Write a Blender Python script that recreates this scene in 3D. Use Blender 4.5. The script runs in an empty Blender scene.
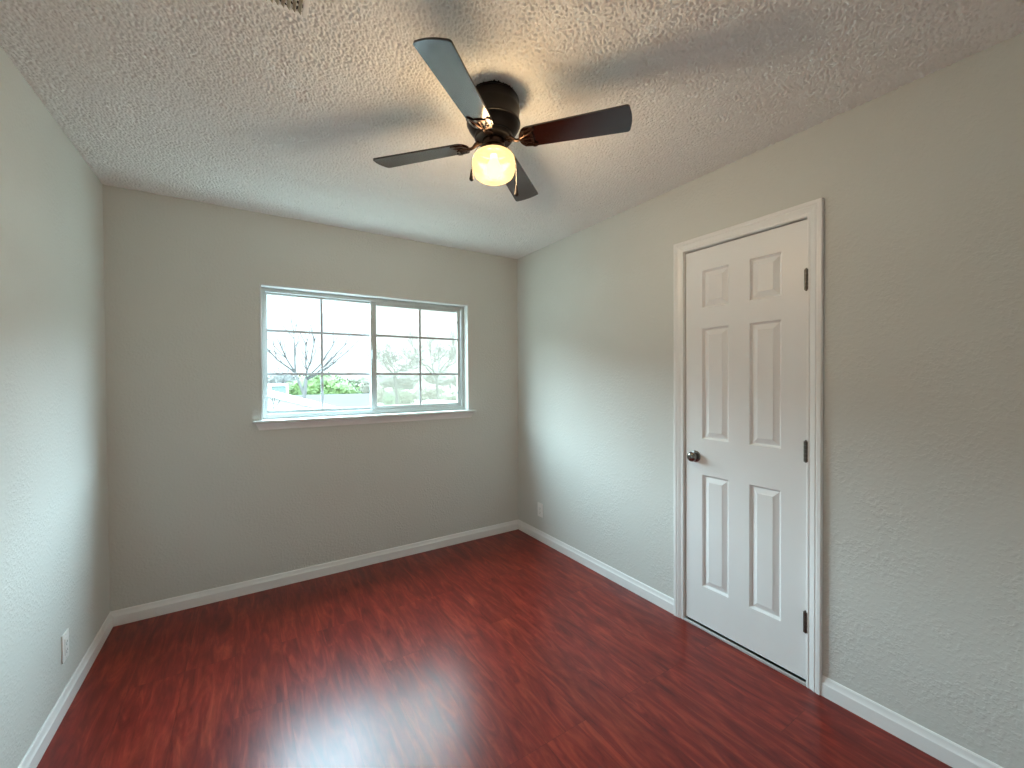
import bpy, bmesh, math, random
import numpy as np
from mathutils import Vector, Matrix, noise as mnoise

S = bpy.context.scene
COL = S.collection
PI = math.pi
R = math.radians

# ------------------------------------------------------------------ room figures (metres)
W, D, H, FY = 2.715, 3.122, 2.44, -0.36      # width, back wall, ceiling, front wall
DY0, DY1, DZ1 = 0.829, 1.423, 2.047          # door slab in the right wall
WX0, WX1, WZ0, WZ1 = 0.725, 2.225, 1.100, 1.985   # window opening in the back wall

# ------------------------------------------------------------------ camera
cam_d = bpy.data.cameras.new('camera'); cam = bpy.data.objects.new('camera', cam_d); COL.objects.link(cam)
cam_d.sensor_fit = 'HORIZONTAL'; cam_d.sensor_width = 36.0
cam_d.lens = 36.0 * 413.745 / 1024.0
cam_d.clip_start = 0.02; cam_d.clip_end = 500
_a, _b, _c = -0.5695, -0.0125, 0.0058
_Rm = (Matrix.Rotation(_a, 3, 'Z') @ Matrix.Rotation(_b, 3, 'X') @ Matrix.Rotation(_c, 3, 'Y'))
_base = Matrix(((1, 0, 0), (0, 0, -1), (0, 1, 0)))       # camera right, up, back -> room x, z, -y
cam.matrix_world = Matrix.Translation((0.6534, 0, 1.3595)) @ (_Rm @ _base).to_4x4()
S.camera = cam

# ------------------------------------------------------------------ overcast sky, exposure
SKY, HORIZON = 34.0, 1.55
world = bpy.data.worlds.new('overcast_sky'); S.world = world; world.use_nodes = True
wn = world.node_tree.nodes; wl = world.node_tree.links
bg = wn['Background']
tc = wn.new('ShaderNodeTexCoord'); sp = wn.new('ShaderNodeSeparateXYZ'); cr = wn.new('ShaderNodeValToRGB'); mr = wn.new('ShaderNodeMapRange')
wl.new(tc.outputs['Generated'], sp.inputs[0]); wl.new(sp.outputs['Z'], cr.inputs[0]); wl.new(sp.outputs['Z'], mr.inputs['Value'])
cr.color_ramp.elements[0].position = 0.0; cr.color_ramp.elements[0].color = (0.84, 0.97, 1.05, 1)
cr.color_ramp.elements[1].position = 0.5; cr.color_ramp.elements[1].color = (0.70, 0.965, 1.13, 1)
# hazy horizon, far brighter cloud overhead
mr.interpolation_type = 'SMOOTHSTEP'
mr.inputs['From Min'].default_value = .18; mr.inputs['From Max'].default_value = .27
mr.inputs['To Min'].default_value = HORIZON; mr.inputs['To Max'].default_value = SKY
wl.new(cr.outputs[0], bg.inputs['Color']); wl.new(mr.outputs[0], bg.inputs['Strength'])

pl = bpy.data.lights.new('window_daylight', 'AREA'); pl.shape = 'RECTANGLE'; pl.size = WX1 - WX0; pl.size_y = WZ1 - WZ0
plo = bpy.data.objects.new('window_daylight', pl); COL.objects.link(plo)
plo.location = ((WX0 + WX1) / 2, D + 0.16, (WZ0 + WZ1) / 2); plo.rotation_euler = (-PI / 2, 0, 0)
pl.cycles.is_portal = True                     # only guides sampling of the sky through the window

S.view_settings.view_transform = 'Standard'
S.view_settings.look = 'None'
S.view_settings.exposure = 0.50
S.view_settings.gamma = 1.0
S.view_settings.use_curve_mapping = False
S.cycles.max_bounces = 12; S.cycles.diffuse_bounces = 8; S.cycles.transparent_max_bounces = 16
S.cycles.sample_clamp_indirect = 6.0

# ------------------------------------------------------------------ materials
def mat(name, col=(.8, .8, .8), rough=.5, metal=0.0, spec=0.5, bump=None, vary=None):
    """bump = (scale, strength, distance, detail); vary = (scale, amount)"""
    m = bpy.data.materials.new(name); m.use_nodes = True
    n = m.node_tree.nodes; l = m.node_tree.links; b = n['Principled BSDF']
    b.inputs['Base Color'].default_value = (*col, 1); b.inputs['Roughness'].default_value = rough
    b.inputs['Metallic'].default_value = metal; b.inputs['Specular IOR Level'].default_value = spec
    tc = n.new('ShaderNodeTexCoord')
    if bump:
        t = n.new('ShaderNodeTexNoise'); t.inputs['Scale'].default_value = bump[0]; t.inputs['Detail'].default_value = bump[3]
        l.new(tc.outputs['Object'], t.inputs['Vector'])
        bp = n.new('ShaderNodeBump'); bp.inputs['Strength'].default_value = bump[1]; bp.inputs['Distance'].default_value = bump[2]
        l.new(t.outputs['Fac'], bp.inputs['Height']); l.new(bp.outputs[0], b.inputs['Normal'])
    vs, va = vary or (6, 0.04)
    t2 = n.new('ShaderNodeTexNoise'); t2.inputs['Scale'].default_value = vs; t2.inputs['Detail'].default_value = 3
    l.new(tc.outputs['Object'], t2.inputs['Vector'])
    mx = n.new('ShaderNodeMix'); mx.data_type = 'RGBA'
    l.new(t2.outputs['Fac'], mx.inputs['Factor'])
    mx.inputs['A'].default_value = (*[c * (1 - va) for c in col], 1); mx.inputs['B'].default_value = (*[min(1, c * (1 + va)) for c in col], 1)
    l.new(mx.outputs['Result'], b.inputs['Base Color'])
    return m

def wall_mat(name, col):
    m = mat(name, col, 0.62, spec=0.35, vary=(3, .025)); n = m.node_tree.nodes; l = m.node_tree.links; b = n['Principled BSDF']
    tc = n.new('ShaderNodeTexCoord')
    a = n.new('ShaderNodeTexNoise'); a.inputs['Scale'].default_value = 75; a.inputs['Detail'].default_value = 2.5
    c = n.new('ShaderNodeTexNoise'); c.inputs['Scale'].default_value = 5; c.inputs['Detail'].default_value = 1
    l.new(tc.outputs['Object'], a.inputs['Vector']); l.new(tc.outputs['Object'], c.inputs['Vector'])
    r1 = n.new('ShaderNodeMapRange'); r1.inputs['From Min'].default_value = .42; r1.inputs['From Max'].default_value = .68
    r1.interpolation_type = 'SMOOTHSTEP'; l.new(a.outputs['Fac'], r1.inputs['Value'])
    r2 = n.new('ShaderNodeMapRange'); r2.inputs['From Min'].default_value = .35; r2.inputs['From Max'].default_value = .65
    r2.inputs['To Min'].default_value = .25; l.new(c.outputs['Fac'], r2.inputs['Value'])
    mu = n.new('ShaderNodeMath'); mu.operation = 'MULTIPLY'; l.new(r1.outputs[0], mu.inputs[0]); l.new(r2.outputs[0], mu.inputs[1])
    bp = n.new('ShaderNodeBump'); bp.inputs['Strength'].default_value = .42; bp.inputs['Distance'].default_value = .0024
    l.new(mu.outputs[0], bp.inputs['Height']); l.new(bp.outputs[0], b.inputs['Normal'])
    return m

def floor_mat():
    m = bpy.data.materials.new('mahogany_laminate'); m.use_nodes = True
    n = m.node_tree.nodes; l = m.node_tree.links; b = n['Principled BSDF']
    tc = n.new('ShaderNodeTexCoord')
    # swap so the planks run along y
    sx = n.new('ShaderNodeSeparateXYZ'); cx = n.new('ShaderNodeCombineXYZ'); l.new(tc.outputs['Object'], sx.inputs[0])
    l.new(sx.outputs['Y'], cx.inputs['X']); l.new(sx.outputs['X'], cx.inputs['Y'])
    br = n.new('ShaderNodeTexBrick'); l.new(cx.outputs[0], br.inputs['Vector'])
    br.inputs['Scale'].default_value = 1.0; br.inputs['Mortar Size'].default_value = .0007; br.inputs['Mortar Smooth'].default_value = .1
    br.inputs['Brick Width'].default_value = 1.22; br.inputs['Row Height'].default_value = .197; br.offset = .37; br.offset_frequency = 3
    br.inputs['Color1'].default_value = (0, 0, 0, 1); br.inputs['Color2'].default_value = (1, 1, 1, 1); br.inputs['Mortar'].default_value = (.5, .5, .5, 1)
    # every plank shifts the grain
    vm = n.new('ShaderNodeVectorMath'); vm.operation = 'SCALE'; l.new(br.outputs['Color'], vm.inputs[0]); vm.inputs['Scale'].default_value = 7.3
    ad = n.new('ShaderNodeVectorMath'); ad.operation = 'ADD'; l.new(tc.outputs['Object'], ad.inputs[0]); l.new(vm.outputs[0], ad.inputs[1])
    def grain(sc, detail, dist, rough=.6):
        mp = n.new('ShaderNodeMapping'); mp.inputs['Scale'].default_value = sc; l.new(ad.outputs[0], mp.inputs[0])
        t = n.new('ShaderNodeTexNoise'); t.inputs['Scale'].default_value = 1; t.inputs['Detail'].default_value = detail
        t.inputs['Roughness'].default_value = rough; t.inputs['Distortion'].default_value = dist; l.new(mp.outputs[0], t.inputs['Vector']); return t
    g1 = grain((22, 3.2, 1), 6, 1.5); g2 = grain((64, 7.5, 1), 4, .8); g3 = grain((6, 1.3, 1), 3, 1.4)
    r1 = n.new('ShaderNodeValToRGB'); l.new(g1.outputs['Fac'], r1.inputs[0]); e = r1.color_ramp.elements
    e[0].position = .28; e[0].color = (.110, .0075, .0065, 1); e[1].position = .74; e[1].color = (.350, .054, .026, 1)
    k = r1.color_ramp.elements.new(.5); k.color = (.205, .0185, .0120, 1)
    r2 = n.new('ShaderNodeValToRGB'); l.new(g2.outputs['Fac'], r2.inputs[0]); e = r2.color_ramp.elements
    e[0].position = .32; e[0].color = (.62, .56, .54, 1); e[1].position = .68; e[1].color = (1.14, 1.14, 1.10, 1)
    r3 = n.new('ShaderNodeValToRGB'); l.new(g3.outputs['Fac'], r3.inputs[0]); e = r3.color_ramp.elements
    e[0].position = .30; e[0].color = (.74, .70, .68, 1); e[1].position = .68; e[1].color = (1.10, 1.08, 1.05, 1)
    def mul(a, c, f=1.0):
        x = n.new('ShaderNodeMix'); x.data_type = 'RGBA'; x.blend_type = 'MULTIPLY'; x.inputs['Factor'].default_value = f
        l.new(a, x.inputs['A']); l.new(c, x.inputs['B']); return x.outputs['Result']
    c = mul(mul(r1.outputs[0], r2.outputs[0], .6), r3.outputs[0], .9)
    sm = n.new('ShaderNodeMapRange'); l.new(br.outputs['Fac'], sm.inputs['Value']); sm.inputs['To Min'].default_value = 1; sm.inputs['To Max'].default_value = .5
    x = n.new('ShaderNodeMix'); x.data_type = 'RGBA'; x.blend_type = 'MULTIPLY'; x.inputs['Factor'].default_value = 1
    l.new(c, x.inputs['A']); l.new(sm.outputs[0], x.inputs['B'])
    l.new(x.outputs['Result'], b.inputs['Base Color'])
    rr = n.new('ShaderNodeMapRange'); l.new(g2.outputs['Fac'], rr.inputs['Value']); rr.inputs['To Min'].default_value = .27; rr.inputs['To Max'].default_value = .31
    l.new(rr.outputs[0], b.inputs['Roughness'])
    b.inputs['Specular IOR Level'].default_value = .36
    hs = n.new('ShaderNodeMath'); hs.operation = 'MULTIPLY_ADD'; l.new(br.outputs['Fac'], hs.inputs[0]); hs.inputs[1].default_value = -1.0; l.new(g2.outputs['Fac'], hs.inputs[2])
    bp = n.new('ShaderNodeBump'); bp.inputs['Strength'].default_value = .08; bp.inputs['Distance'].default_value = .0003
    l.new(hs.outputs[0], bp.inputs['Height']); l.new(bp.outputs[0], b.inputs['Normal'])
    return m

def thin_mat(name, tint, refl=.06, veil=None, veil_f=0.0):
    """clear pane or screen: mostly see-through, a little gloss, optionally a diffuse veil"""
    m = bpy.data.materials.new(name); m.use_nodes = True
    n = m.node_tree.nodes; l = m.node_tree.links; n.remove(n['Principled BSDF']); out = n['Material Output']
    t = n.new('ShaderNodeBsdfTransparent'); t.inputs[0].default_value = (*tint, 1)
    g = n.new('ShaderNodeBsdfGlossy'); g.inputs['Roughness'].default_value = .02
    mx = n.new('ShaderNodeMixShader'); mx.inputs[0].default_value = refl
    l.new(t.outputs[0], mx.inputs[1]); l.new(g.outputs[0], mx.inputs[2]); o = mx.outputs[0]
    if veil:
        d = n.new('ShaderNodeBsdfDiffuse'); d.inputs[0].default_value = (*veil, 1)
        tl = n.new('ShaderNodeBsdfTranslucent'); tl.inputs[0].default_value = (*veil, 1)
        h = n.new('ShaderNodeMixShader'); l.new(d.outputs[0], h.inputs[1]); l.new(tl.outputs[0], h.inputs[2])
        m2 = n.new('ShaderNodeMixShader'); m2.inputs[0].default_value = veil_f
        l.new(o, m2.inputs[1]); l.new(h.outputs[0], m2.inputs[2]); o = m2.outputs[0]
    l.new(o, out.inputs[0])
    return m

def globe_mat():
    m = bpy.data.materials.new('frosted_lit_glass'); m.use_nodes = True
    n = m.node_tree.nodes; l = m.node_tree.links; n.remove(n['Principled BSDF']); out = n['Material Output']
    tr = n.new('ShaderNodeBsdfTransparent'); tr.inputs[0].default_value = (1, .9, .72, 1)
    tl = n.new('ShaderNodeBsdfTranslucent'); tl.inputs[0].default_value = (.0270, .0210, .0118, 1)
    em = n.new('ShaderNodeEmission'); em.inputs[0].default_value = (1, .72, .34, 1); em.inputs[1].default_value = GLOBE_EMIT
    gl = n.new('ShaderNodeBsdfGlossy'); gl.inputs['Roughness'].default_value = .2
    m1 = n.new('ShaderNodeMixShader'); m1.inputs[0].default_value = .15; l.new(tl.outputs[0], m1.inputs[1]); l.new(tr.outputs[0], m1.inputs[2])
    m2 = n.new('ShaderNodeMixShader'); m2.inputs[0].default_value = .04; l.new(m1.outputs[0], m2.inputs[1]); l.new(gl.outputs[0], m2.inputs[2])
    a = n.new('ShaderNodeAddShader'); l.new(m2.outputs[0], a.inputs[0]); l.new(em.outputs[0], a.inputs[1])
    l.new(a.outputs[0], out.inputs[0])
    return m

def blade_mat():
    m = bpy.data.materials.new('dark_mahogany_blade'); m.use_nodes = True
    n = m.node_tree.nodes; l = m.node_tree.links; b = n['Principled BSDF']
    tc = n.new('ShaderNodeTexCoord'); mp = n.new('ShaderNodeMapping'); mp.inputs['Scale'].default_value = (3, 45, 10); l.new(tc.outputs['Object'], mp.inputs[0])
    t = n.new('ShaderNodeTexNoise'); t.inputs['Scale'].default_value = 1.5; t.inputs['Detail'].default_value = 4; t.inputs['Distortion'].default_value = .5; l.new(mp.outputs[0], t.inputs['Vector'])
    r = n.new('ShaderNodeValToRGB'); l.new(t.outputs['Fac'], r.inputs[0]); e = r.color_ramp.elements
    e[0].position = .3; e[0].color = (.006, .0018, .0013, 1); e[1].position = .7; e[1].color = (.030, .0065, .0032, 1)
    l.new(r.outputs[0], b.inputs['Base Color'])
    b.inputs['Roughness'].default_value = .15; b.inputs['Specular IOR Level'].default_value = .75
    return m

GLOBE_EMIT = 0.15
BULB_W = 47.0
M_WALL = wall_mat('greige_orange_peel_paint', (.650, .655, .622))
M_CEIL = mat('popcorn_texture', (.94, .94, .92), .95, spec=.1, vary=(140, .05))
M_FLOOR = floor_mat()
M_TRIM = mat('white_semigloss_trim', (.87, .87, .865), .34, spec=.45, vary=(9, .02))
M_DOOR = mat('white_semigloss_door', (.86, .86, .86), .36, spec=.45, bump=(240, .05, .0005, 2), vary=(7, .02))
M_THRESH = mat('painted_threshold', (.58, .575, .56), .7, spec=.2, vary=(14, .08))
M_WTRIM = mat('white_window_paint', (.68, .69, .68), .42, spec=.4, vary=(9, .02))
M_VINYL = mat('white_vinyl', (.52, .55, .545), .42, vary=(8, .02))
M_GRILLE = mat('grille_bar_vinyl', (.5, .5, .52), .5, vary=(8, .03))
M_PLATE = mat('white_plastic', (.88, .87, .84), .32, vary=(20, .02))
M_SLOT = mat('dark_slot', (.02, .02, .02), .6)
M_BRONZE = mat('oil_rubbed_bronze', (.009, .006, .005), .36, metal=.3, spec=.35, vary=(20, .3))
M_BRONZE_HI = mat('brushed_bronze_iron', (.075, .045, .033), .22, metal=.9, vary=(25, .3))
M_NICKEL = mat('brushed_nickel', (.27, .26, .245), .2, metal=1.0, vary=(40, .08))
M_STEEL = mat('aged_nickel_hinge', (.16, .145, .13), .4, metal=.9, vary=(60, .2))
M_FOB = mat('dark_wood_fob', (.012, .006, .004), .5, spec=.3, vary=(60, .3))
M_BLADE = blade_mat()
M_VENT = mat('cream_painted_steel', (.52, .47, .38), .45, vary=(12, .05))
M_DARK = mat('dark_duct', (.015, .014, .013), .9)
M_PANE = thin_mat('window_glass', (.96, .99, .98), .05)
M_SCREEN = thin_mat('insect_screen_mesh', (.84, .83, .80), 0.0, (.30, .27, .22), .18)
M_GLOBE = globe_mat()
M_BULB = bpy.data.materials.new('bulb_frost'); M_BULB.use_nodes = True
_b = M_BULB.node_tree.nodes['Principled BSDF']; _b.inputs['Emission Color'].default_value = (1, .80, .5, 1); _b.inputs['Emission Strength'].default_value = 3.5

# ------------------------------------------------------------------ mesh helpers
class MB:
    """collects shapes and links them as one mesh object"""
    def __init__(self): self.bm = bmesh.new()
    def quad(self, *p):
        return self.bm.faces.new([self.bm.verts.new(q) for q in p])
    def box(self, x0, x1, y0, y1, z0, z1, bev=0.0, seg=2):
        r = bmesh.ops.create_cube(self.bm, size=1)
        bmesh.ops.scale(self.bm, vec=(x1 - x0, y1 - y0, z1 - z0), verts=r['verts'])
        bmesh.ops.translate(self.bm, vec=((x0 + x1) / 2, (y0 + y1) / 2, (z0 + z1) / 2), verts=r['verts'])
        if bev:
            es = list({e for v in r['verts'] for e in v.link_edges})
            bmesh.ops.bevel(self.bm, geom=es, offset=bev, segments=seg, profile=.6, affect='EDGES')
        return self
    def sweep(self, prof, p0, p1, u, v, m0=0.0, m1=0.0, cap=True):
        """profile [(a,b)] extruded from p0 to p1; a runs along u, b along v; m0/m1 mitre: shift along the run per unit a"""
        p0, p1, u, v = map(Vector, (p0, p1, u, v)); d = (p1 - p0).normalized()
        A = [self.bm.verts.new(p0 + u * a + v * b + d * (m0 * a)) for a, b in prof]
        B = [self.bm.verts.new(p1 + u * a + v * b + d * (m1 * a)) for a, b in prof]
        k = len(prof)
        for i in range(k):
            j = (i + 1) % k
            self.bm.faces.new((A[i], A[j], B[j], B[i]))
        if cap: self.bm.faces.new(A[::-1]); self.bm.faces.new(B)
        return self
    def lathe(self, prof, c=(0, 0, 0), axis='Z', seg=48):
        """profile [(r,h)] turned about an axis through c"""
        c = Vector(c); rings = []
        def P(r, h, t):
            a, b = r * math.cos(t), r * math.sin(t)
            return c + (Vector((a, b, h)) if axis == 'Z' else Vector((h, a, b)) if axis == 'X' else Vector((a, h, b)))
        for r, h in prof:
            rings.append([self.bm.verts.new(P(r, h, 0))] if r < 1e-6 else [self.bm.verts.new(P(r, h, 2 * PI * i / seg)) for i in range(seg)])
        for a, b in zip(rings, rings[1:]):
            for i in range(seg):
                j = (i + 1) % seg
                if len(a) == 1 and len(b) == 1: continue
                if len(a) == 1: self.bm.faces.new((a[0], b[i], b[j]))
                elif len(b) == 1: self.bm.faces.new((a[i], a[j], b[0]))
                else: self.bm.faces.new((a[i], a[j], b[j], b[i]))
        return self
    def tube(self, pts, rad, seg=8, close=True):
        pts = [Vector(p) for p in pts]; n = len(pts)
        rad = [rad] * n if not hasattr(rad, '__len__') else rad
        t0 = (pts[1] - pts[0]).normalized()
        ref = Vector((0, 0, 1)) if abs(t0.z) < .9 else Vector((1, 0, 0))
        nx = t0.cross(ref).normalized(); prev = None
        for i in range(n):
            t = (pts[min(i + 1, n - 1)] - pts[max(i - 1, 0)]).normalized()
            nx = (nx - t * nx.dot(t)).normalized(); ny = t.cross(nx)
            ring = [self.bm.verts.new(pts[i] + (nx * math.cos(2 * PI * k / seg) + ny * math.sin(2 * PI * k / seg)) * rad[i]) for k in range(seg)]
            if prev:
                for k in range(seg):
                    self.bm.faces.new((prev[k], prev[(k + 1) % seg], ring[(k + 1) % seg], ring[k]))
            elif close: self.bm.faces.new(ring[::-1])
            prev = ring
        if close: self.bm.faces.new(prev)
        return self
    def plate(self, outline, z0, z1, hole=None):
        """flat plate from a 2-D outline between two heights (outline and hole matched point for point when a hole is cut)"""
        bm = self.bm
        if hole is None:
            a = [bm.verts.new((x, y, z0)) for x, y in outline]; b = [bm.verts.new((x, y, z1)) for x, y in outline]
            bm.faces.new(a[::-1]); bm.faces.new(b)
            for i in range(len(a)): j = (i + 1) % len(a); bm.faces.new((a[i], a[j], b[j], b[i]))
        else:
            L = [[bm.verts.new((x, y, z)) for x, y in o] for o, z in ((outline, z0), (outline, z1), (hole, z1), (hole, z0))]
            for q in range(4):
                a, b = L[q], L[(q + 1) % 4]
                for i in range(len(a)): j = (i + 1) % len(a); bm.faces.new((a[i], a[j], b[j], b[i]))
        return self
    def ball(self, c, r, sub=2, squash=(1, 1, 1)):
        q = bmesh.ops.create_icosphere(self.bm, subdivisions=sub, radius=r)
        bmesh.ops.scale(self.bm, vec=squash, verts=q['verts']); bmesh.ops.translate(self.bm, vec=c, verts=q['verts']); return self
    def build(self, name, m, parent=None, smooth=True, angle=35, loc=None):
        bmesh.ops.recalc_face_normals(self.bm, faces=self.bm.faces[:])
        me = bpy.data.meshes.new(name); self.bm.to_mesh(me); self.bm.free()
        o = bpy.data.objects.new(name, me); COL.objects.link(o); me.materials.append(m)
        if smooth:
            me.shade_smooth(); me.set_sharp_from_angle(angle=R(angle))
        if loc: o.location = loc
        if parent: o.parent = parent
        return o

def tag(o, label, cat, group=None, kind=None):
    o['label'] = label; o['category'] = cat
    if group: o['group'] = group
    if kind: o['kind'] = kind
    return o
def empty(name, loc=(0, 0, 0), rz=0.0):
    o = bpy.data.objects.new(name, None); COL.objects.link(o); o.location = loc; o.rotation_euler = (0, 0, rz); o.empty_display_size = .05
    return o
def copy_tree(o, parent=None):
    c = o.copy(); COL.objects.link(c)
    if parent: c.parent = parent
    for ch in list(o.children): copy_tree(ch, c)
    return c

# ------------------------------------------------------------------ floor, walls, ceiling
tag(MB().box(-.1, W + .1, FY - .1, D + .12, -.12, 0).build('floor', M_FLOOR, smooth=False),
    'glossy red mahogany laminate plank floor of the empty room', 'floor', kind='structure')
def wall(name, boxes, label):
    m = MB()
    for b in boxes: m.box(*b)
    return tag(m.build(name, M_WALL, smooth=False), label, 'wall', kind='structure')
T = .14
wall('wall_left', [(-T, 0, FY - T, D + T, -.12, H + .1)], 'greige textured wall on the left, with one outlet low down')
wall('wall_front', [(0, W, FY - T, FY, -.12, H + .1)], 'greige textured wall behind the viewpoint, facing the window')
wall('wall_back', [(0, WX0, D, D + T, -.12, H + .1), (WX1, W, D, D + T, -.12, H + .1), (WX0, WX1, D, D + T, -.12, WZ0 - .018), (WX0, WX1, D, D + T, WZ1, H + .1)],
     'greige textured end wall that holds the white window')
OY0, OY1, OZ = DY0 - .022, DY1 + .022, DZ1 + .022
wall('wall_right', [(W, W + T, FY - T, OY0, -.12, H + .1), (W, W + T, OY1, D + T, -.12, H + .1), (W, W + T, OY0, OY1, OZ, H + .1), (W, W + T, OY0, OY1, -.12, 0)],
     'greige textured wall on the right around the six-panel door')

def ceiling():
    # popcorn relief as real geometry: band-passed lumps
    s = .0031
    nx, ny = int((W + .02) / s), int((D - FY + .02) / s)
    rng = np.random.default_rng(7)
    fx = np.fft.fftfreq(nx, s)[:, None]; fy = np.fft.fftfreq(ny, s)[None, :]
    f = np.sqrt(fx * fx + fy * fy)
    def band(f0, bw):
        w = np.fft.fft2(rng.standard_normal((nx, ny))) * np.exp(-((f - f0) / bw) ** 2)
        h = np.real(np.fft.ifft2(w)); return h / h.std()
    g = band(120, 45)                                     # fine granules
    p = band(62, 24) + .25 * band(8, 6)                   # clumps with pits between them
    pit = 1 / (1 + np.exp(-5.0 * (p - .85)))
    z = -(.0068 + .0012 * g + .0013 * p.clip(-2, .5)) * (1 - pit) - .0006
    xs = -.01 + np.arange(nx) * s; ys = FY - .01 + np.arange(ny) * s
    X, Y = np.meshgrid(xs, ys, indexing='ij')
    co = np.stack([X, Y, H + .003 + z], -1).reshape(-1, 3).astype(np.float32)
    i = np.arange(nx * ny).reshape(nx, ny)
    q = np.stack([i[:-1, :-1], i[:-1, 1:], i[1:, 1:], i[1:, :-1]], -1).reshape(-1, 4)
    me = bpy.data.meshes.new('ceiling')
    me.vertices.add(len(co)); me.vertices.foreach_set('co', co.ravel())
    me.loops.add(q.size); me.loops.foreach_set('vertex_index', q.ravel().astype(np.int32))
    me.polygons.add(len(q)); me.polygons.foreach_set('loop_start', np.arange(0, q.size, 4, dtype=np.int32))
    me.polygons.foreach_set('loop_total', np.full(len(q), 4, np.int32)) if False else None
    me.update(calc_edges=True); me.validate()
    me.shade_smooth(); me.materials.append(M_CEIL)
    o = bpy.data.objects.new('ceiling', me); COL.objects.link(o)
    return tag(o, 'off-white popcorn-textured ceiling with the fan in its middle', 'ceiling', kind='structure')
ceiling()
rb = tag(MB().box(-T, W + T, FY - T, D + T, H + .01, H + .12).build('ceiling', M_CEIL, smooth=False), 'ceiling board above the popcorn texture, out of sight', 'ceiling', kind='structure')

# ------------------------------------------------------------------ baseboards
BH, BT = .083, .013
BPROF = [(0, 0), (BT, 0), (BT, .053), (.0105, .0570), (.0085, .0620), (.0068, .0690), (.0058, .0780), (.0035, BH - .001), (.003, BH), (0, BH)]
CY0, CY1, CZ = .7676, 1.488, 2.115          # outer edge of the door casing
def baseboard(name, p0, p1, u, label, m0=0, m1=0):
    return tag(MB().sweep(BPROF, p0, p1, u, (0, 0, 1), m0, m1).build(name, M_TRIM, angle=20), label, 'baseboard', kind='structure')
baseboard('baseboard_left', (0, FY, 0), (0, D, 0), (1, 0, 0), 'white bevel-topped baseboard along the left wall', 1, -1)
baseboard('baseboard_back', (0, D, 0), (W, D, 0), (0, -1, 0), 'white bevel-topped baseboard under the window', 1, -1)
baseboard('baseboard_right', (W, D, 0), (W, CY1, 0), (-1, 0, 0), 'white bevel-topped baseboard between the far corner and the door', 1, 0)
baseboard('baseboard_right', (W, CY0, 0), (W, FY, 0), (-1, 0, 0), 'white bevel-topped baseboard nearest the viewpoint, right of the door', 0, -1)
baseboard('baseboard_front', (W, FY, 0), (0, FY, 0), (0, 1, 0), 'white bevel-topped baseboard along the wall behind the viewpoint', 1, -1)

# ------------------------------------------------------------------ door: casing, threshold
CW = .0575
# a across from the inner to the outer edge, b out from the wall (colonial profile)
CPROF = [(0, 0), (0, .0085), (.002, .0105), (.009, .0115), (.012, .0095), (.0145, .0105), (.024, .0135), (.033, .0165), (.0365, .0148), (.0395, .0150),
         (.042, .0175), (.0545, .0180), (.0572, .0165), (CW, .013), (CW, 0)]
iy0, iy1, iz = CY0 + CW, CY1 - CW, CZ - CW
cas = MB()
cas.sweep(CPROF, (W, iy1, 0), (W, iy1, iz), (0, 1, 0), (-1, 0, 0), 0, 1)
cas.sweep(CPROF, (W, iy0, 0), (W, iy0, iz), (0, -1, 0), (-1, 0, 0), 0, 1)
cas.sweep(CPROF, (W, iy0, iz), (W, iy1, iz), (0, 0, 1), (-1, 0, 0), -1, 1)
tag(cas.build('trim_1', M_TRIM, angle=22), 'white moulded casing around the six-panel door', 'door casing', kind='structure')
tag(MB().box(W - .011, W + .0005, iy0 + .0005, iy1 - .0005, 0, .0125, .0025).build('trim_2', M_THRESH), 'white threshold strip on the floor under the door', 'threshold', kind='structure')

cx0, cx1, cy0, cy1 = W + T, W + .85, .55, 1.75      # added unseen closet, keeps the gaps around the shut door dark
wall('wall_added_closet', [(cx1, cx1 + .08, cy0 - .08, cy1 + .08, -.12, H + .1), (cx0, cx1, cy0 - .08, cy0, -.12, H + .1), (cx0, cx1, cy1, cy1 + .08, -.12, H + .1),
                     (cx0, cx1, cy0, cy1, -.12, 0), (cx0, cx1, cy0, cy1, H, H + .1)], 'added closet walls, unseen, that darken the gaps around the shut door')
door = tag(empty('door_1', (W, (DY0 + DY1) / 2, 0)), 'white six-panel door with a round nickel knob and three dark hinges', 'door', kind='structure')
DOX, DOY = W, (DY0 + DY1) / 2
def dl(o):            # keep world coordinates under the door's empty
    o.parent = door; o.location = (-DOX, -DOY, 0); return o
jm = MB()
jm.box(W - .0005, W + T, OY0, DY0 - .004, 0, OZ); jm.box(W - .0005, W + T, DY1 + .004, OY1, 0, OZ); jm.box(W - .0005, W + T, DY0 - .004, DY1 + .004, DZ1 + .008, OZ)
jm.box(W + .040, W + .075, DY0 - .004, DY0 + .008, .013, DZ1 + .008); jm.box(W + .040, W + .075, DY1 - .008, DY1 + .004, .013, DZ1 + .008)
jm.box(W + .100, W + .120, DY0 + .008, DY1 - .008, DZ1 + .004, DZ1 + .008)
dl(jm.build('door_jamb', M_TRIM, smooth=False))
SF = W + .0025          # front face of the slab
PY = [(1.179, 1.3243), (.9325, 1.0757)]
PZ = [(.2305, .837), (1.030, 1.6245), (1.733, 1.934)]
sl = MB()
ys = sorted([DY0, DY1] + [v for p in PY for v in p]); zs = sorted([.0225, DZ1] + [v for p in PZ for v in p])
gv = {(i, j): sl.bm.verts.new((SF, y, z)) for i, y in enumerate(ys) for j, z in enumerate(zs)}
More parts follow.
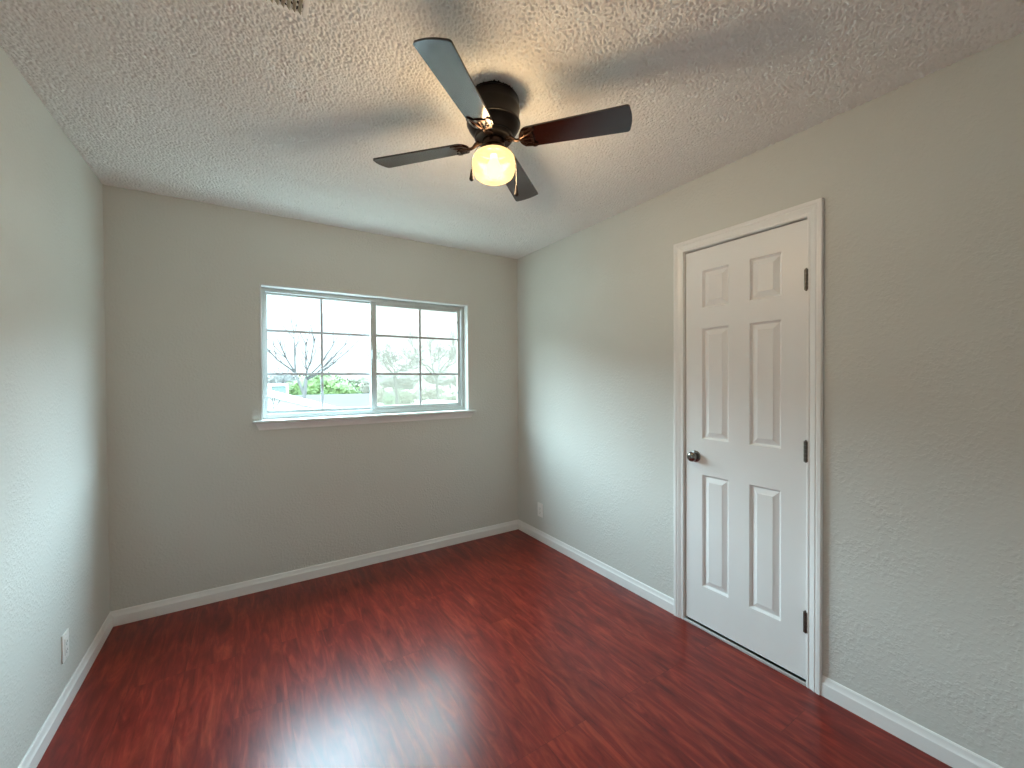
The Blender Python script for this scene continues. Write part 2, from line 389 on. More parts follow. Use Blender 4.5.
for i in range(len(ys) - 1):
    for j in range(len(zs) - 1):
        a, b, c, d = gv[i, j], gv[i + 1, j], gv[i + 1, j + 1], gv[i, j + 1]
        if i in (1, 3) and j in (1, 3, 5):
            prev = [a, b, c, d]
            y0, y1, z0, z1 = ys[i], ys[i + 1], zs[j], zs[j + 1]
            for off, dep in ((.0012, .0006), (.003, .0050), (.008, .0112), (.0105, .0124), (.0125, .0122), (.0345, .0034), (.0365, .0018)):
                ring = [sl.bm.verts.new((SF + dep, y, z)) for y, z in ((y0 + off, z0 + off), (y1 - off, z0 + off), (y1 - off, z1 - off), (y0 + off, z1 - off))]
                for k in range(4): sl.bm.faces.new((prev[k], prev[(k + 1) % 4], ring[(k + 1) % 4], ring[k]))
                prev = ring
            sl.bm.faces.new(prev)
        else: sl.bm.faces.new((a, b, c, d))
bk = [sl.bm.verts.new((SF + .035, y, z)) for y, z in ((DY0, .0225), (DY1, .0225), (DY1, DZ1), (DY0, DZ1))]
sl.bm.faces.new(bk)
bot = [gv[i, 0] for i in range(len(ys))]; top = [gv[i, len(zs) - 1] for i in range(len(ys))]
lft = [gv[0, j] for j in range(len(zs))]; rgt = [gv[len(ys) - 1, j] for j in range(len(zs))]
sl.bm.faces.new(bot + [bk[1], bk[0]]); sl.bm.faces.new(top + [bk[2], bk[3]]); sl.bm.faces.new(lft + [bk[3], bk[0]]); sl.bm.faces.new(rgt + [bk[2], bk[1]])
slab = dl(sl.build('door_panel', M_DOOR, angle=12))
# knob: rosette, neck and ball, axis along -x
ky, kz = 1.3645, .930
kn = dl(MB().lathe([(0, 0), (.031, 0), (.032, -.003), (.030, -.006), (.022, -.008), (.0145, -.009), (.0125, -.012), (.0125, -.016), (.015, -.019), (.021, -.022), (.0258, -.028),
                    (.0268, -.034), (.0250, -.040), (.019, -.0455), (.011, -.0478), (0, -.0485)], (SF, ky, kz), 'X', 40).build('door_knob', M_NICKEL))
bt = MB().lathe([(0, 0), (.0062, 0), (.0062, -.0018), (.0050, -.0030), (0, -.0032)], (SF - .0479, ky, kz), 'X', 20).build('lock_button', M_STEEL)
bt.parent = kn
for k, hz in enumerate((.284, 1.035, 1.784)):
    h = MB(); hy = DY0 - .001
    for s in range(5):
        z0 = hz - .045 + s * .018
        h.lathe([(0, z0), (.0078, z0), (.0086, z0 + .0006), (.0086, z0 + .0166), (.0078, z0 + .0172), (0, z0 + .0172)], (W - .0078, hy, 0), 'Z', 18)
    h.lathe([(0, hz + .0448), (.005, hz + .0448), (.0055, hz + .047), (.003, hz + .0495), (0, hz + .05)], (W - .0078, hy, 0), 'Z', 14)
    h.lathe([(0, hz - .050), (.003, hz - .0495), (.0055, hz - .047), (.005, hz - .0448), (0, hz - .0448)], (W - .0078, hy, 0), 'Z', 14)
    h.box(W - .002, SF - .0003, DY0 - .003, DY0 + .0045, hz - .0445, hz + .0445)
    dl(h.build('hinge', M_STEEL))

# ------------------------------------------------------------------ window
win = tag(empty('window_1', (0, D, 0)), 'white two-pane sliding window with grille bars, sill and apron', 'window', kind='structure')
def wp(o, parent=win):
    if parent is win: o.location = (0, -D, 0)
    o.parent = parent; return o
FR = D + .066       # room-side face of the vinyl frame
JT = .012
# painted liner of the opening, standing slightly proud of the wall
j = MB()
PR = .004
j.box(WX0, WX0 + JT, D - PR, D + .13, WZ0, WZ1, .0015); j.box(WX1 - JT, WX1, D - PR, D + .13, WZ0, WZ1, .0015); j.box(WX0 + JT, WX1 - JT, D - PR, D + .13, WZ1 - JT, WZ1, .0015)
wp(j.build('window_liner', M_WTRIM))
fx0, fx1, fz0, fz1 = WX0 + JT, WX1 - JT, WZ0, WZ1 - JT
MID = 1.463
f = MB()
f.box(fx0, fx0 + .024, FR, D + .13, fz0, fz1, .002); f.box(fx1 - .022, fx1, FR, D + .13, fz0, fz1, .002)
f.box(fx0 + .024, fx1 - .022, FR, D + .13, fz1 - .026, fz1, .002); f.box(fx0 + .024, fx1 - .022, FR, D + .13, fz0, fz0 + .034, .002)
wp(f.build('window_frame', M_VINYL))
def sash(name, x0, x1, z0, z1, y0, y1, l, r, t, b, gy, vx, hz):
    s = MB()
    s.box(x0, x0 + l, y0, y1, z0, z1, .002); s.box(x1 - r, x1, y0, y1, z0, z1, .002)
    s.box(x0 + l, x1 - r, y0, y1, z1 - t, z1, .002); s.box(x0 + l, x1 - r, y0, y1, z0, z0 + b, .002)
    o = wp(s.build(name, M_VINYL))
    gx0, gx1, gz0, gz1 = x0 + l, x1 - r, z0 + b, z1 - t
    p = MB().box(gx0 - .004, gx1 + .004, gy, gy + .004, gz0 - .004, gz1 + .004).build('pane', M_PANE, o, smooth=False)
    g = MB(); w = .0085
    g.box(vx - w, vx + w, gy - .008, gy - .002, gz0, gz1, .0015)
    for z in hz:
        g.box(gx0, vx - w, gy - .008, gy - .002, z - w, z + w, .0015); g.box(vx + w, gx1, gy - .008, gy - .002, z - w, z + w, .0015)
    g.build('grille_bars', M_GRILLE, o)
    return o
z0s, z1s = fz0 + .034, fz1 - .026
HZ = (1.402, 1.694)
# fixed pane on the left (outer track), sliding sash on the right (inner track)
sash('window_sash', fx0 + .020, MID + .022, z0s - .004, z1s + .004, D + .098, D + .122, .014, .040, .016, .026, D + .108, 1.106, HZ)
sr = sash('window_sash', MID - .023, fx1 - .030, z0s - .004, z1s + .004, FR + .006, FR + .030, .042, .030, .030, .030, FR + .016, 1.826, HZ)
lt = MB().box(MID - .017, MID - .008, FR - .006, FR + .008, 1.515, 1.585, .003).build('sash_latch', M_VINYL, sr)
for z in (1.245, 1.835):
    MB().box(fx1 - .0645, fx1 - .059, FR + .001, FR + .008, z - .011, z + .011, .001).build('sash_clip', M_SLOT, sr)
sc = MB().box(MID + .02, fx1 - .012, D + .1255, D + .1265, z0s, z1s).build('insect_screen', M_SCREEN, smooth=False)
wp(sc); sc['label'] = 'fine grey insect screen over the right half'
st = MB().box(WX0 - .043, WX1 + .050, D - .040, D + .0005, WZ0 - .019, WZ0, .004).box(WX0 + .0005, WX1 - .0005, D, D + .13, WZ0 - .0175, WZ0 - .0001)
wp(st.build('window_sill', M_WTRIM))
# apron: moulding whose ends return inwards towards the wall below
ap = MB(); az0, az1 = 1.036, WZ0 - .019
APROF = [(0, az0), (.006, az0), (.009, az0 + .006), (.009, az0 + .012), (.013, az0 + .020), (.020, az0 + .034), (.024, az1 - .006), (.026, az1), (0, az1)]
A = []
for sx, s in ((WX0 - .010, -1), (WX1 + .012, 1)):
    A.append([ap.bm.verts.new((sx + s * (b - az0) * .42, D - a, b)) for a, b in APROF])
for i in range(len(APROF)):
    k = (i + 1) % len(APROF); ap.bm.faces.new((A[0][i], A[0][k], A[1][k], A[1][i]))
ap.bm.faces.new(A[0]); ap.bm.faces.new(A[1][::-1])
wp(ap.build('window_apron', M_TRIM, angle=25))

# ------------------------------------------------------------------ wall outlets
def outlet(loc, rz, label):
    o = tag(empty('wall_outlet', loc, rz), label, 'outlet', 'wall outlets above the baseboards')
    # local frame: x across, y out of the wall (towards the room), z up
    MB().box(-.035, .035, 0, .0055, -.0575, .0575, .0022).build('cover_plate', M_PLATE, o)
    rc = MB().box(-.0165, .0165, .004, .0072, -.0335, .0335, .0012).build('receptacle', M_PLATE, o)
    s = MB()
    for dz in (-.019, .015):
        s.box(-.0085, -.0065, .0068, .0075, dz - .004, dz + .005); s.box(.0060, .0078, .0068, .0075, dz - .003, dz + .004)
        s.lathe([(0, .0068), (.0026, .0068), (.0026, .0075), (0, .0075)], (0, 0, dz - .010), 'Y', 12)
    s.build('slots', M_SLOT, rc, smooth=False)
    for z in (-.0475, .0475):
        MB().lathe([(0, .0052), (.0032, .0052), (.0030, .0064), (0, .0068)], (0, 0, z), 'Y', 14).build('screw', M_PLATE, o)
    return o
outlet((W, 2.788, .259), PI / 2, 'white outlet cover on the right wall near the far corner')
outlet((0, 2.447, .258), -PI / 2, 'white outlet cover on the left wall above the baseboard')

# ------------------------------------------------------------------ ceiling vent
vent = tag(empty('ceiling_vent', (.652, 1.276, H)), 'cream louvred air vent in the ceiling at the top edge of the picture', 'vent')
vx, vy = .150, .085       # half sizes of the louvred field
v = MB()
zl, zh = -.006, .004
v.box(-vx - .014, -vx, -vy - .014, vy + .014, zl, zh, .002); v.box(vx, vx + .014, -vy - .014, vy + .014, zl, zh, .002)
v.box(-vx, vx, -vy - .014, -vy, zl, zh, .002); v.box(-vx, vx, vy, vy + .014, zl, zh, .002)
v.build('vent_frame', M_CEIL, vent)
MB().box(-vx, vx, -vy, vy, -.0015, .004).build('duct_back', M_DARK, vent, smooth=False)
for k in range(21):
    x = -vx + .0075 + k * .01425
    b = MB()
    b.sweep([(-.0045, -.0035), (.0030, -.0128), (.0040, -.0120), (-.0035, -.0027)], (x, -vy, 0), (x, vy, 0), (1, 0, 0), (0, 0, 1))
    b.build('louvre', M_VENT, vent, smooth=False)

# ------------------------------------------------------------------ ceiling fan
FX, FYC = 1.460, 1.380
fan = tag(empty('ceiling_fan', (FX, FYC, H)), 'dark bronze hugger ceiling fan with four mahogany blades and a lit globe', 'ceiling fan')
ZB = 2.264 - H           # blade plane, measured down from the ceiling
MB().lathe([(0, .004), (.088, .004), (.0885, -.004), (.090, -.010), (.0965, -.016), (.0985, -.024), (.0985, -.045), (.1005, -.050), (.1005, -.058), (.0985, -.063), (.0985, -.098), (.1005, -.103),
            (.1005, -.110), (.097, -.122), (.088, -.136), (.078, -.146), (.074, -.150), (0, -.150)], seg=64).build('motor_housing', M_BRONZE, fan, angle=30)
rg = MB().lathe([(.0985, -.1005), (.1022, -.1022), (.1028, -.106), (.1022, -.110), (.0985, -.1115)], seg=64).build('trim_ring', M_BRONZE, fan)
MB().lathe([(0, -.149), (.070, -.149), (.073, -.152), (.073, -.163), (.070, -.166), (.050, -.168), (0, -.168)], seg=48).build('blade_hub', M_BRONZE, fan)
sw = MB().lathe([(0, -.166), (.040, -.166), (.043, -.169), (.043, -.186), (.040, -.192), (.034, -.196), (.034, -.199), (.050, -.203), (.0545, -.207), (.0545, -.222), (.052, -.2235), (.051, -.209), (0, -.207)], seg=48).build('light_fitter', M_BRONZE_HI, fan)
for k in range(3):
    t = 2 * PI * k / 3 + .5
    a = Vector((math.cos(t), math.sin(t), 0))
    m = MB().tube([a * .053 + Vector((0, 0, -.2155)), a * .060 + Vector((0, 0, -.2155))], .0028, 10)
    m.ball(a * .061 + Vector((0, 0, -.2155)), .0045, 1)
    m.build('thumb_screw', M_BRONZE_HI, sw)
GP = [(.0475, -.206), (.0485, -.212), (.052, -.2155), (.064, -.219), (.0735, -.2255), (.0795, -.2345), (.0818, -.247), (.0822, -.262), (.0815, -.278), (.079, -.291), (.073, -.302), (.0635, -.310),
      (.050, -.3165), (.035, -.3205), (.020, -.3230), (.010, -.3265), (0, -.329)]
globe = MB().lathe(GP, seg=64).build('globe_shade', M_GLOBE, fan, angle=60); globe['label'] = 'frosted glass globe glowing warm white'
bl = MB().lathe([(0, -.222), (.013, -.222), (.014, -.235), (.020, -.250), (.0275, -.266), (.0295, -.280), (.027, -.294), (.019, -.305), (.008, -.310), (0, -.311)], seg=32).build('bulb', M_BULB, globe)
lp = bpy.data.lights.new('globe_light', 'POINT'); lp.energy = BULB_W; lp.color = (1, .79, .55); lp.shadow_soft_size = .080
lpo = bpy.data.objects.new('globe_light', lp); COL.objects.link(lpo); lpo.parent = fan; lpo.location = (0, 0, -.272)

def blade_outline():
    w0, w1, x0, x1 = .047, .0585, .104, .508
    o = []
    for k in range(11):                                   # rounded root
        t = PI / 2 + PI * k / 10
        o.append((x0 + .036 + .036 * math.cos(t), w0 * math.sin(t)))
    for k in range(9):                                    # nearly square tip, softly rounded, slightly bowed
        t = -PI / 2 + (PI / 2) * k / 8
        o.append((x1 - .016 + .012 * math.cos(t), -(w1 - .014) + .014 * math.sin(t)))
    for k in range(1, 8):
        s = -1 + 2 * k / 8
        o.append((x1 - .004 + .006 * (1 - s * s), s * (w1 - .014)))
    for k in range(9):
        t = (PI / 2) * k / 8
        o.append((x1 - .016 + .012 * math.cos(t), (w1 - .014) + .014 * math.sin(t)))
    return o
OUT = blade_outline()
def make_blade(ang):
    # blade (local x outwards); parent keeps the fan's frame
    b = MB().plate(OUT, -.003, .003)
    o = b.build('fan_blade', M_BLADE, fan, angle=40)
    o.location = (0, 0, ZB); o.rotation_euler = (PITCH, 0, ang)
    return o
PITCH = R(-11.0)
def make_iron(ang):
    i = MB()
    # open scroll bracket under the blade root: outer leaf with a cut-out, then a forked arm back to the hub
    n = 40; outer = []; hole = []
    for k in range(n):
        t = 2 * PI * k / n
        c, s = math.cos(t), math.sin(t)
        # crescent: wide towards the blade with two horns, narrow towards the hub
        r = 1.0 + .0 * c
        x = .136 + .034 * c + (.020 * abs(s) ** 3 if c > -.35 else .0)
        y = .047 * s * (1.0 if c > -.2 else .92)
        outer.append((x - (.012 if c > .8 else 0), y))
        hole.append((.135 + .0215 * c + (.016 * abs(s) ** 3 if c > -.35 else 0) - (.010 if c > .8 else 0), .035 * s))
    i.plate(outer, -.0075, -.0032, hole)
    # three-pronged web inside the crescent
    for s in (-1, 0, 1):
        i.tube([(.106, .004 * s, -.0055), (.122, .013 * s, -.0062), (.142, .021 * s, -.0058), (.156, .030 * s, -.0055)] if s else [(.104, 0, -.0055), (.124, 0, -.0064), (.149, 0, -.0055)], [.0035, .004, .0035, .003] if s else [.004, .0045, .003], 8)
    for (x, y) in ((.127, .021), (.127, -.021), (.151, 0)):
        i.ball((x, y, -.0082), .0042, 1, (1, 1, .6))
    # arm from the hub, dropping and widening
    i.tube([(.045, 0, .008), (.066, 0, .006), (.080, 0, -.002), (.094, 0, -.007), (.107, 0, -.006)], [.0075, .0075, .006, .006, .0065], 10)
    for s in (-1, 1): i.tube([(.056, s * .012, .008), (.070, s * .010, .005), (.086, s * .003, -.004)], [.006, .005, .004], 8)
    o = i.build('blade_iron', M_BRONZE_HI, fan, angle=40)
    o.location = (0, 0, ZB); o.rotation_euler = (PITCH, 0, ang)
    return o
A0 = 3.8469
b0, i0 = make_blade(A0), make_iron(A0)
for k in (1, 2, 3):
    for o in (b0, i0):
        c = o.copy(); COL.objects.link(c); c.rotation_euler = (PITCH, 0, A0 - k * PI / 2)
def pull_chain(ang, zend, label):
    d = Vector((math.cos(ang), math.sin(ang), 0))
    pts = [d * .041 + Vector((0, 0, -.178)), d * .052 + Vector((0, 0, -.183)), d * .066 + Vector((0, 0, -.208)), d * .077 + Vector((0, 0, -.232)), d * .0845 + Vector((0, 0, -.252)), d * .0862 + Vector((0, 0, -.275))]
    z = -.285
    while z > zend + .028: pts.append(d * .0865 + Vector((0, 0, z))); z -= .012
    end = d * .0865 + Vector((0, 0, zend + .028)); pts.append(end)
    m = MB()
    m.tube(pts, .0007, 5)
    L = 0; step = .0042                                   # beads along the chain
    for a, b in zip(pts, pts[1:]):
        a, b = Vector(a), Vector(b); q = (b - a).length; k = max(1, int(q / step))
        for s in range(k): m.ball(a.lerp(b, s / k), .0017, 1)
    o = m.build('pull_chain', M_NICKEL, fan)
    MB().lathe([(0, .042), (.0030, .041), (.0038, .034), (.0058, .020), (.0088, .007), (.0080, .002), (.004, -.0015), (0, -.002)], end + Vector((0, 0, -.040)), 'Z', 20).build('chain_fob', M_FOB, o)
    return o
pull_chain(R(163), -.318, '')
pull_chain(R(-26), -.362, '')

# ------------------------------------------------------------------ outside the window
random.seed(11)
M_GRASS = mat('winter_lawn', (.20, .195, .165), .95, spec=.1, vary=(.4, .35))
M_WHITE_SIDING = mat('white_siding', (.60, .60, .58), .6, vary=(2, .05))
M_WHITE_ROOF = mat('white_metal_roof', (.55, .56, .56), .5, vary=(2, .05))
M_SHINGLE = mat('pale_grey_shingles', (.0165, .0145, .0135), .9, spec=.15, vary=(6, .25))
M_TERRA = mat('tan_shingles', (.030, .023, .018), .9, spec=.15, vary=(5, .2))
M_TEAL = mat('teal_siding', (.030, .046, .040), .7, vary=(3, .08))
M_BARK_PALE = mat('pale_bark', (.036, .034, .032), .9, spec=.1, vary=(8, .25))
M_BARK = mat('grey_bark', (.019, .018, .017), .9, spec=.1, vary=(8, .3))
M_TAN = mat('tan_siding', (.20, .19, .17), .8, vary=(3, .1))
def leaf(name, col): return mat(name, col, .7, spec=.2, vary=(1.5, .35))
M_LIME = leaf('bright_spring_leaves', (.031, .048, .012)); M_OLIVE = leaf('olive_leaves', (.034, .036, .020)); M_DEEP = leaf('clipped_green_leaves', (.022, .036, .015))
M_HAZE = leaf('hazed_grey_twigs', (.036, .034, .031)); M_BUFF = leaf('buff_winter_leaves', (.042, .037, .026))  # distance haze is put into the grey twig colour as a lighter tone

tag(MB().box(-60, 130, D + 1.2, 170, -2.9, -2.8).build('ground', M_GRASS, smooth=False), 'winter lawn stretching away outside the window', 'ground', kind='structure')

def house(name, x0, x1, y0, y1, zg, ze, zr, axis, mw, mr, label, over=.25, windows=()):
    """gabled building, ridge along axis"""
    h = tag(empty(name, ((x0 + x1) / 2, (y0 + y1) / 2, zg)), label, 'house')
    off = Vector((-(x0 + x1) / 2, -(y0 + y1) / 2, -zg))
    w = MB(); bm = w.bm
    if axis == 'y':
        xm = (x0 + x1) / 2; prof = [(x0, zg), (x1, zg), (x1, ze), (xm, zr), (x0, ze)]
        w.sweep(prof, (0, y0, 0), (0, y1, 0), (1, 0, 0), (0, 0, 1))
    else:
        ym = (y0 + y1) / 2; prof = [(y0, zg), (y1, zg), (y1, ze), (ym, zr), (y0, ze)]
        w.sweep(prof, (x0, 0, 0), (x1, 0, 0), (0, 1, 0), (0, 0, 1))
    o = w.build('wall', mw, h, smooth=False); o.location = off
    r = MB(); t = .08
    if axis == 'y':
        sl_ = (zr - ze) / (xm - x0)
        for s in (-1, 1):
            xe = xm + s * (xm - x0 + over); zz = zr - sl_ * (xm - x0 + over)
            r.sweep([(xm, zr), (xe, zz), (xe, zz + t), (xm, zr + t)], (0, y0 - over, 0), (0, y1 + over, 0), (1, 0, 0), (0, 0, 1))
    else:
        sl_ = (zr - ze) / (ym - y0)
        for s in (-1, 1):
            ye = ym + s * (ym - y0 + over); zz = zr - sl_ * (ym - y0 + over)
            r.sweep([(ym, zr), (ye, zz), (ye, zz + t), (ym, zr + t)], (x0 - over, 0, 0), (x1 + over, 0, 0), (0, 1, 0), (0, 0, 1))
    o = r.build('roof', mr, h, smooth=False); o.location = off
    for (a, b, c, d) in windows:
        if axis == 'y': q = MB().box(a, b, y0 - .04, y0 + .02, c, d)
        else: q = MB().box(a, b, y0 - .04, y0 + .02, c, d)
        o = q.build('window', M_DARK, h, smooth=False); o.location = off
    return h
# white gabled shed on the left; only its sloping right half shows
house('white_shed', -3.7, 3.1, 9.0, 13.0, -2.8, .41, 1.47, 'y', M_WHITE_SIDING, M_WHITE_ROOF, 'white gabled shed at the lower left of the window view', .3)
house('low_wing', -4.0, 7.0, 6.5, 8.0, -2.8, .55, .83, 'x', M_TAN, M_TERRA, 'low wing with a tan shingle ridge just below the sill', .2)
house('grey_roofed_house', 2.6, 5.7, 19.0, 25.0, -2.8, -.55, .57, 'x', M_TAN, M_SHINGLE, 'house with a broad pale grey shingle roof beyond the white shed', .4)
h = tag(empty('teal_outbuilding', (2.33, 31, -2.8)), 'small teal box building with white edging at the left of the view', 'shed')
MB().box(-.42, .42, -1, 1, 0, 3.80).build('wall', M_TEAL, h, smooth=False)
q = MB().box(-.50, .50, -1.12, 1.12, 3.80, 3.92); q.box(-.52, -.42, -1.08, -.98, 0, 3.80); q.box(.42, .52, -1.08, -.98, 0, 3.80)
q.build('white_edging', M_WHITE_ROOF, h, smooth=False)

def branches(m, p, d, L, r, depth, rng, spread=.5, up=.15, wig=.12, kids=(2, 3), rmin=.0):
    """one limb as a wandering tube, then its own forks"""
    r = max(r, rmin); n = 5; pts = [Vector(p)]; rad = [r]; dd = Vector(d).normalized()
    for k in range(n):
        dd = (dd + Vector((rng.uniform(-1, 1), rng.uniform(-1, 1), rng.uniform(-1, 1))) * wig + Vector((0, 0, up * .15))).normalized()
        pts.append(pts[-1] + dd * (L / n)); rad.append(r * (1 - .45 * (k + 1) / n))
    m.tube(pts, rad, 6 if r > .03 else 4)
    if depth <= 0: return
    for k in range(rng.choice(kids)):
        at = pts[-1] if k == 0 else pts[rng.randint(2, n)]
        side = Vector((rng.uniform(-1, 1), rng.uniform(-1, 1), rng.uniform(-.4, .9)))
        nd = (dd + side * spread * (0.5 if k == 0 else 1.3)).normalized()
        branches(m, at, nd, L * rng.uniform(.55, .8), rad[-1] * (.9 if k == 0 else .65), depth - 1, rng, spread, up, wig, kids, rmin)

# bare pale tree in front of the white shed
rng = random.Random(5)
t = tag(empty('bare_tree', (2.09, 14.6, -2.8)), 'bare pale-trunked tree standing left of the window centre', 'tree')
m = MB(); B = Vector((-2.09, -14.6, 2.8))
m.tube([Vector((0, 0, 0)), Vector((.02, 0, 1.6)), Vector((0, 0, 3.0)), Vector((.10, 0, 3.8)), Vector((.14, 0, 4.2))], [.10, .085, .070, .066, .052], 8)
m.tube([Vector((.08, 0, 3.7)), Vector((-.08, 0, 4.15)), Vector((-.18, .1, 4.45))], [.05, .042, .032], 7)
m.build('trunk', M_BARK_PALE, t)
m = MB()
for p, tips in (((-.15, .05, 4.40), [(-1.15, -.4, 5.35), (-.62, .3, 5.45), (-.15, .4, 5.7)]), ((.13, 0, 4.15), [(.12, -.3, 5.35), (.45, .2, 5.55), (.95, -.1, 5.3), (1.45, .3, 5.42), (1.35, -.4, 5.1)])):
    for tp in tips:
        p_ = Vector(p); d_ = Vector(tp) - p_
        mid = p_ + d_ * .5 + Vector((0, 0, -.10))
        m.tube([p_, p_ + d_ * .25 + Vector((rng.uniform(-.05, .05), 0, -.06)), mid, p_ + d_ * .78 + Vector((0, 0, -.03)), Vector(tp)], [.030, .025, .021, .016, .011], 5)
        for k in range(6):
            s = rng.uniform(.35, 1.0); q = p_ + d_ * s + Vector((0, 0, -.08 * (1 - abs(2 * s - 1))))
            branches(m, q, d_.normalized() + Vector((rng.uniform(-.8, .8), rng.uniform(-.8, .8), rng.uniform(-.2, .7))), rng.uniform(.3, .6), .0125, 1, rng, .6)
m.build('bare_branches', M_BARK, t)

def leaf_mass(m, blobs, n, size, rng, core=True):
    """leaf cards scattered on lumps, over a rough core so no sky shows through the middle"""
    for (cx, cy, cz, rx, ry, rz) in blobs:
        if core:
            q = bmesh.ops.create_icosphere(m.bm, subdivisions=3, radius=1.0)
            for v in q['verts']:
                k = .80 + .22 * mnoise.noise(v.co * 2.3 + Vector((cx, cy, cz)))
                v.co = Vector((cx + v.co.x * rx * k, cy + v.co.y * ry * k, cz + v.co.z * rz * k))
        for _ in range(n):
            u = Vector((rng.gauss(0, 1), rng.gauss(0, 1), rng.gauss(0, 1))).normalized()
            k = rng.uniform(.72, 1.10); c = Vector((cx + u.x * rx * k, cy + u.y * ry * k, cz + u.z * rz * k))
            a = Vector((rng.gauss(0, 1), rng.gauss(0, 1), rng.gauss(0, 1))).normalized(); b = a.cross(u)
            if b.length < 1e-3: continue
            b.normalize(); s = size * rng.uniform(.6, 1.3)
            m.quad(c - a * s, c + b * s * .5, c + a * s, c - b * s * .5)
def leafy(name, loc, blobs, n, size, ml, label, seed, trunk=True, core=True, cat='tree', group=None):
    rng = random.Random(seed)
    t = tag(empty(name, loc), label, cat, group)
    m = MB(); leaf_mass(m, blobs, n, size, rng, core); m.build('foliage', ml, t, smooth=False)
    if trunk:
        z = min(b[2] for b in blobs); k = MB()
        k.tube([(0, 0, 0), (.05, 0, z * .5), (0, .05, z)], [.22, .18, .13], 8)
        for b in blobs[:4]: k.tube([(0, .05, z * .8), (b[0] * .5, b[1] * .5, z * .95), (b[0], b[1], b[2])], [.10, .07, .03], 6)
        k.build('trunk', M_BARK, t)
    return t
leafy('leafy_tree', (5.0, 34, -2.8), [(-.6, 0, 3.5, 1.3, 1.2, 1.1), (.6, .3, 3.7, 1.5, 1.2, 1.1), (1.7, -.2, 3.2, 1.4, 1.2, 1.0), (-1.2, .3, 2.8, 1.2, 1.1, 1.1), (2.4, .2, 2.6, 1.0, 1.0, .9), (.4, -.3, 2.6, 1.6, 1.1, 1.2)], 420, .16, M_LIME,
      'bright lime green leafy tree behind the bare trunk', 3)
leafy('round_bush', (10.1, 32.5, -2.8), [(0, 0, 2.55, 0.66, .62, .75), (0, 0, 1.4, .8, .7, 1.1)], 700, .07, M_DEEP, 'round clipped green bush low in the right half of the window', 4, cat='bush')

def big_oak(loc, hfork, H_, spread, seed, label):
    rng = random.Random(seed)
    t = tag(empty('bare_oak', loc), label, 'tree', 'bare oaks beyond the right half of the window')
    k = MB(); k.tube([(0, 0, 0), (.1, 0, hfork * .5), (-.05, .1, hfork)], [.16, .13, .11], 8); k.build('trunk', M_BARK, t)
    m = MB()
    for q in range(6):
        a = 2 * PI * q / 6 + rng.uniform(-.4, .4); e = rng.uniform(.35, 1.0)
        branches(m, (-.05, .1, hfork), (math.cos(a) * spread, math.sin(a) * spread, e), H_ * rng.uniform(.36, .50), .026 * H_, 5, rng, .75, .12, .24, (2, 3, 3), .006 * H_)
    m.build('bare_branches', M_BARK, t)
    return t
big_oak((9.05, 27.5, -2.8), 4.5, 2.1, 1.0, 21, 'bushy bare oak at the left of the right-hand panes')
big_oak((16.3, 38.0, -2.8), 4.3, 4.2, .5, 34, 'upright bare oak forking in the middle of the right-hand panes')

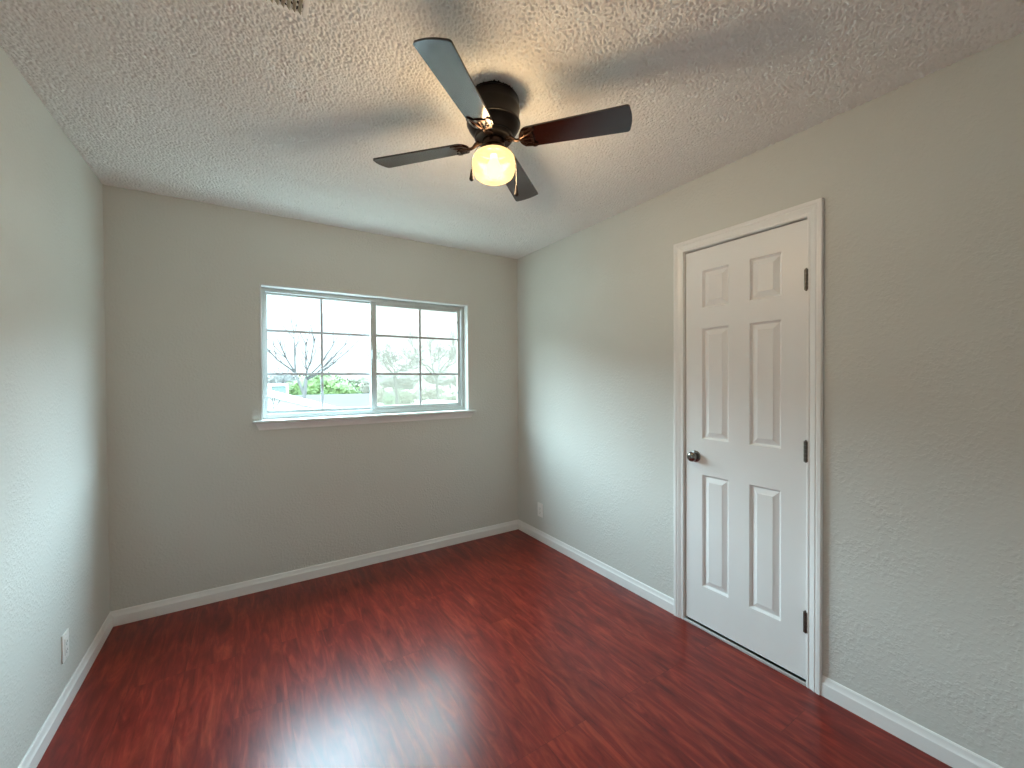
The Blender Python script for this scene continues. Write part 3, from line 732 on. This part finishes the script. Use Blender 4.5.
spec = [('grey_thicket', (2.54, 60.0, -2.8), M_HAZE, 4.9, 2.2, 'grey leafless thicket at the far left of the view'),
        ('grey_thicket', (4.18, 47.0, -2.8), M_HAZE, 5.0, 1.8, 'taller grey leafless thicket behind the bare pale tree'),
        ('olive_tree_mass', (13.30, 66.0, -2.8), M_OLIVE, 4.6, 3.0, 'olive treetop to the right of the lime green tree'),
        ('buff_tree_mass', (12.84, 50.0, -2.8), M_BUFF, 4.1, 1.9, 'buff winter treetop behind the centre of the window'),
        ('grey_thicket', (22.45, 73.0, -2.8), M_HAZE, 6.0, 4.6, 'grey leafless thicket behind the bushy bare oak'),
        ('olive_tree_mass', (15.18, 44.5, -2.8), M_OLIVE, 3.0, 1.8, 'olive green shrub mass above the round bush'),
        ('buff_tree_mass', (21.84, 54.0, -2.8), M_BUFF, 3.3, 2.2, 'buff shrub mass under the upright bare oak'),
        ('grey_thicket', (38.25, 84.0, -2.8), M_HAZE, 6.2, 5.5, 'grey leafless thicket behind the upright bare oak'),
        ('olive_tree_mass', (22.40, 46.0, -2.8), M_OLIVE, 3.2, 2.4, 'olive shrub mass at the far right of the view'),
        ('buff_tree_mass', (33.53, 62.0, -2.8), M_BUFF, 3.9, 2.6, 'buff treetop at the far right edge of the window')]
for k, (nm, loc, ml, hh, rr, lab) in enumerate(spec):
    rng = random.Random(60 + k)
    bl_ = [(rng.uniform(-.7, .7) * rr, rng.uniform(-.4, .4) * rr, hh * rng.uniform(.55, .8), rr * rng.uniform(.45, .65), rr * .5, hh * rng.uniform(.24, .34)) for _ in range(5)]
    leafy(nm, loc, bl_, 380, .13, ml, lab, 90 + k)

# thin sapling between the wing and the white shed
rng = random.Random(8)
t = tag(empty('bare_sapling', (1.02, 8.46, -2.8)), 'thin bare sapling in front of the white shed, low in the left pane', 'sapling')
m = MB(); m.tube([(0, 0, 0), (.02, 0, 1.5), (0, 0, 2.6), (.03, 0, 3.3), (.01, 0, 3.85)], [.018, .015, .012, .010, .006], 6); m.build('stem', M_BARK_PALE, t)
m = MB()
for k in range(9):
    a = rng.uniform(0, 2 * PI); z = 3.3 + .06 * k
    m.tube([(0.02, 0, z), (.02 + .07 * math.cos(a), .04 * math.sin(a), z + .07), (.02 + .11 * math.cos(a), .06 * math.sin(a), z + .16)], [.007, .006, .004], 4)
m.build('twigs', M_BARK, t)

# pale parked trailer low on the right
c = tag(empty('pale_trailer', (13.6, 30.5, -2.8)), 'pale blue-white trailer roof at the bottom right of the window', 'trailer')
MB().box(-.95, .95, -1.8, 1.8, .5, 2.45, .25, 4).build('body', mat('pale_blue_panel', (.040, .042, .042), .4), c)
for x in (-.85, .85):
    for y in (-.6, .6): MB().lathe([(0, -.1), (.33, -.1), (.36, -.07), (.36, .07), (.33, .1), (0, .1)], (x, y, .36), 'X', 20).build('wheel', M_DARK, c)
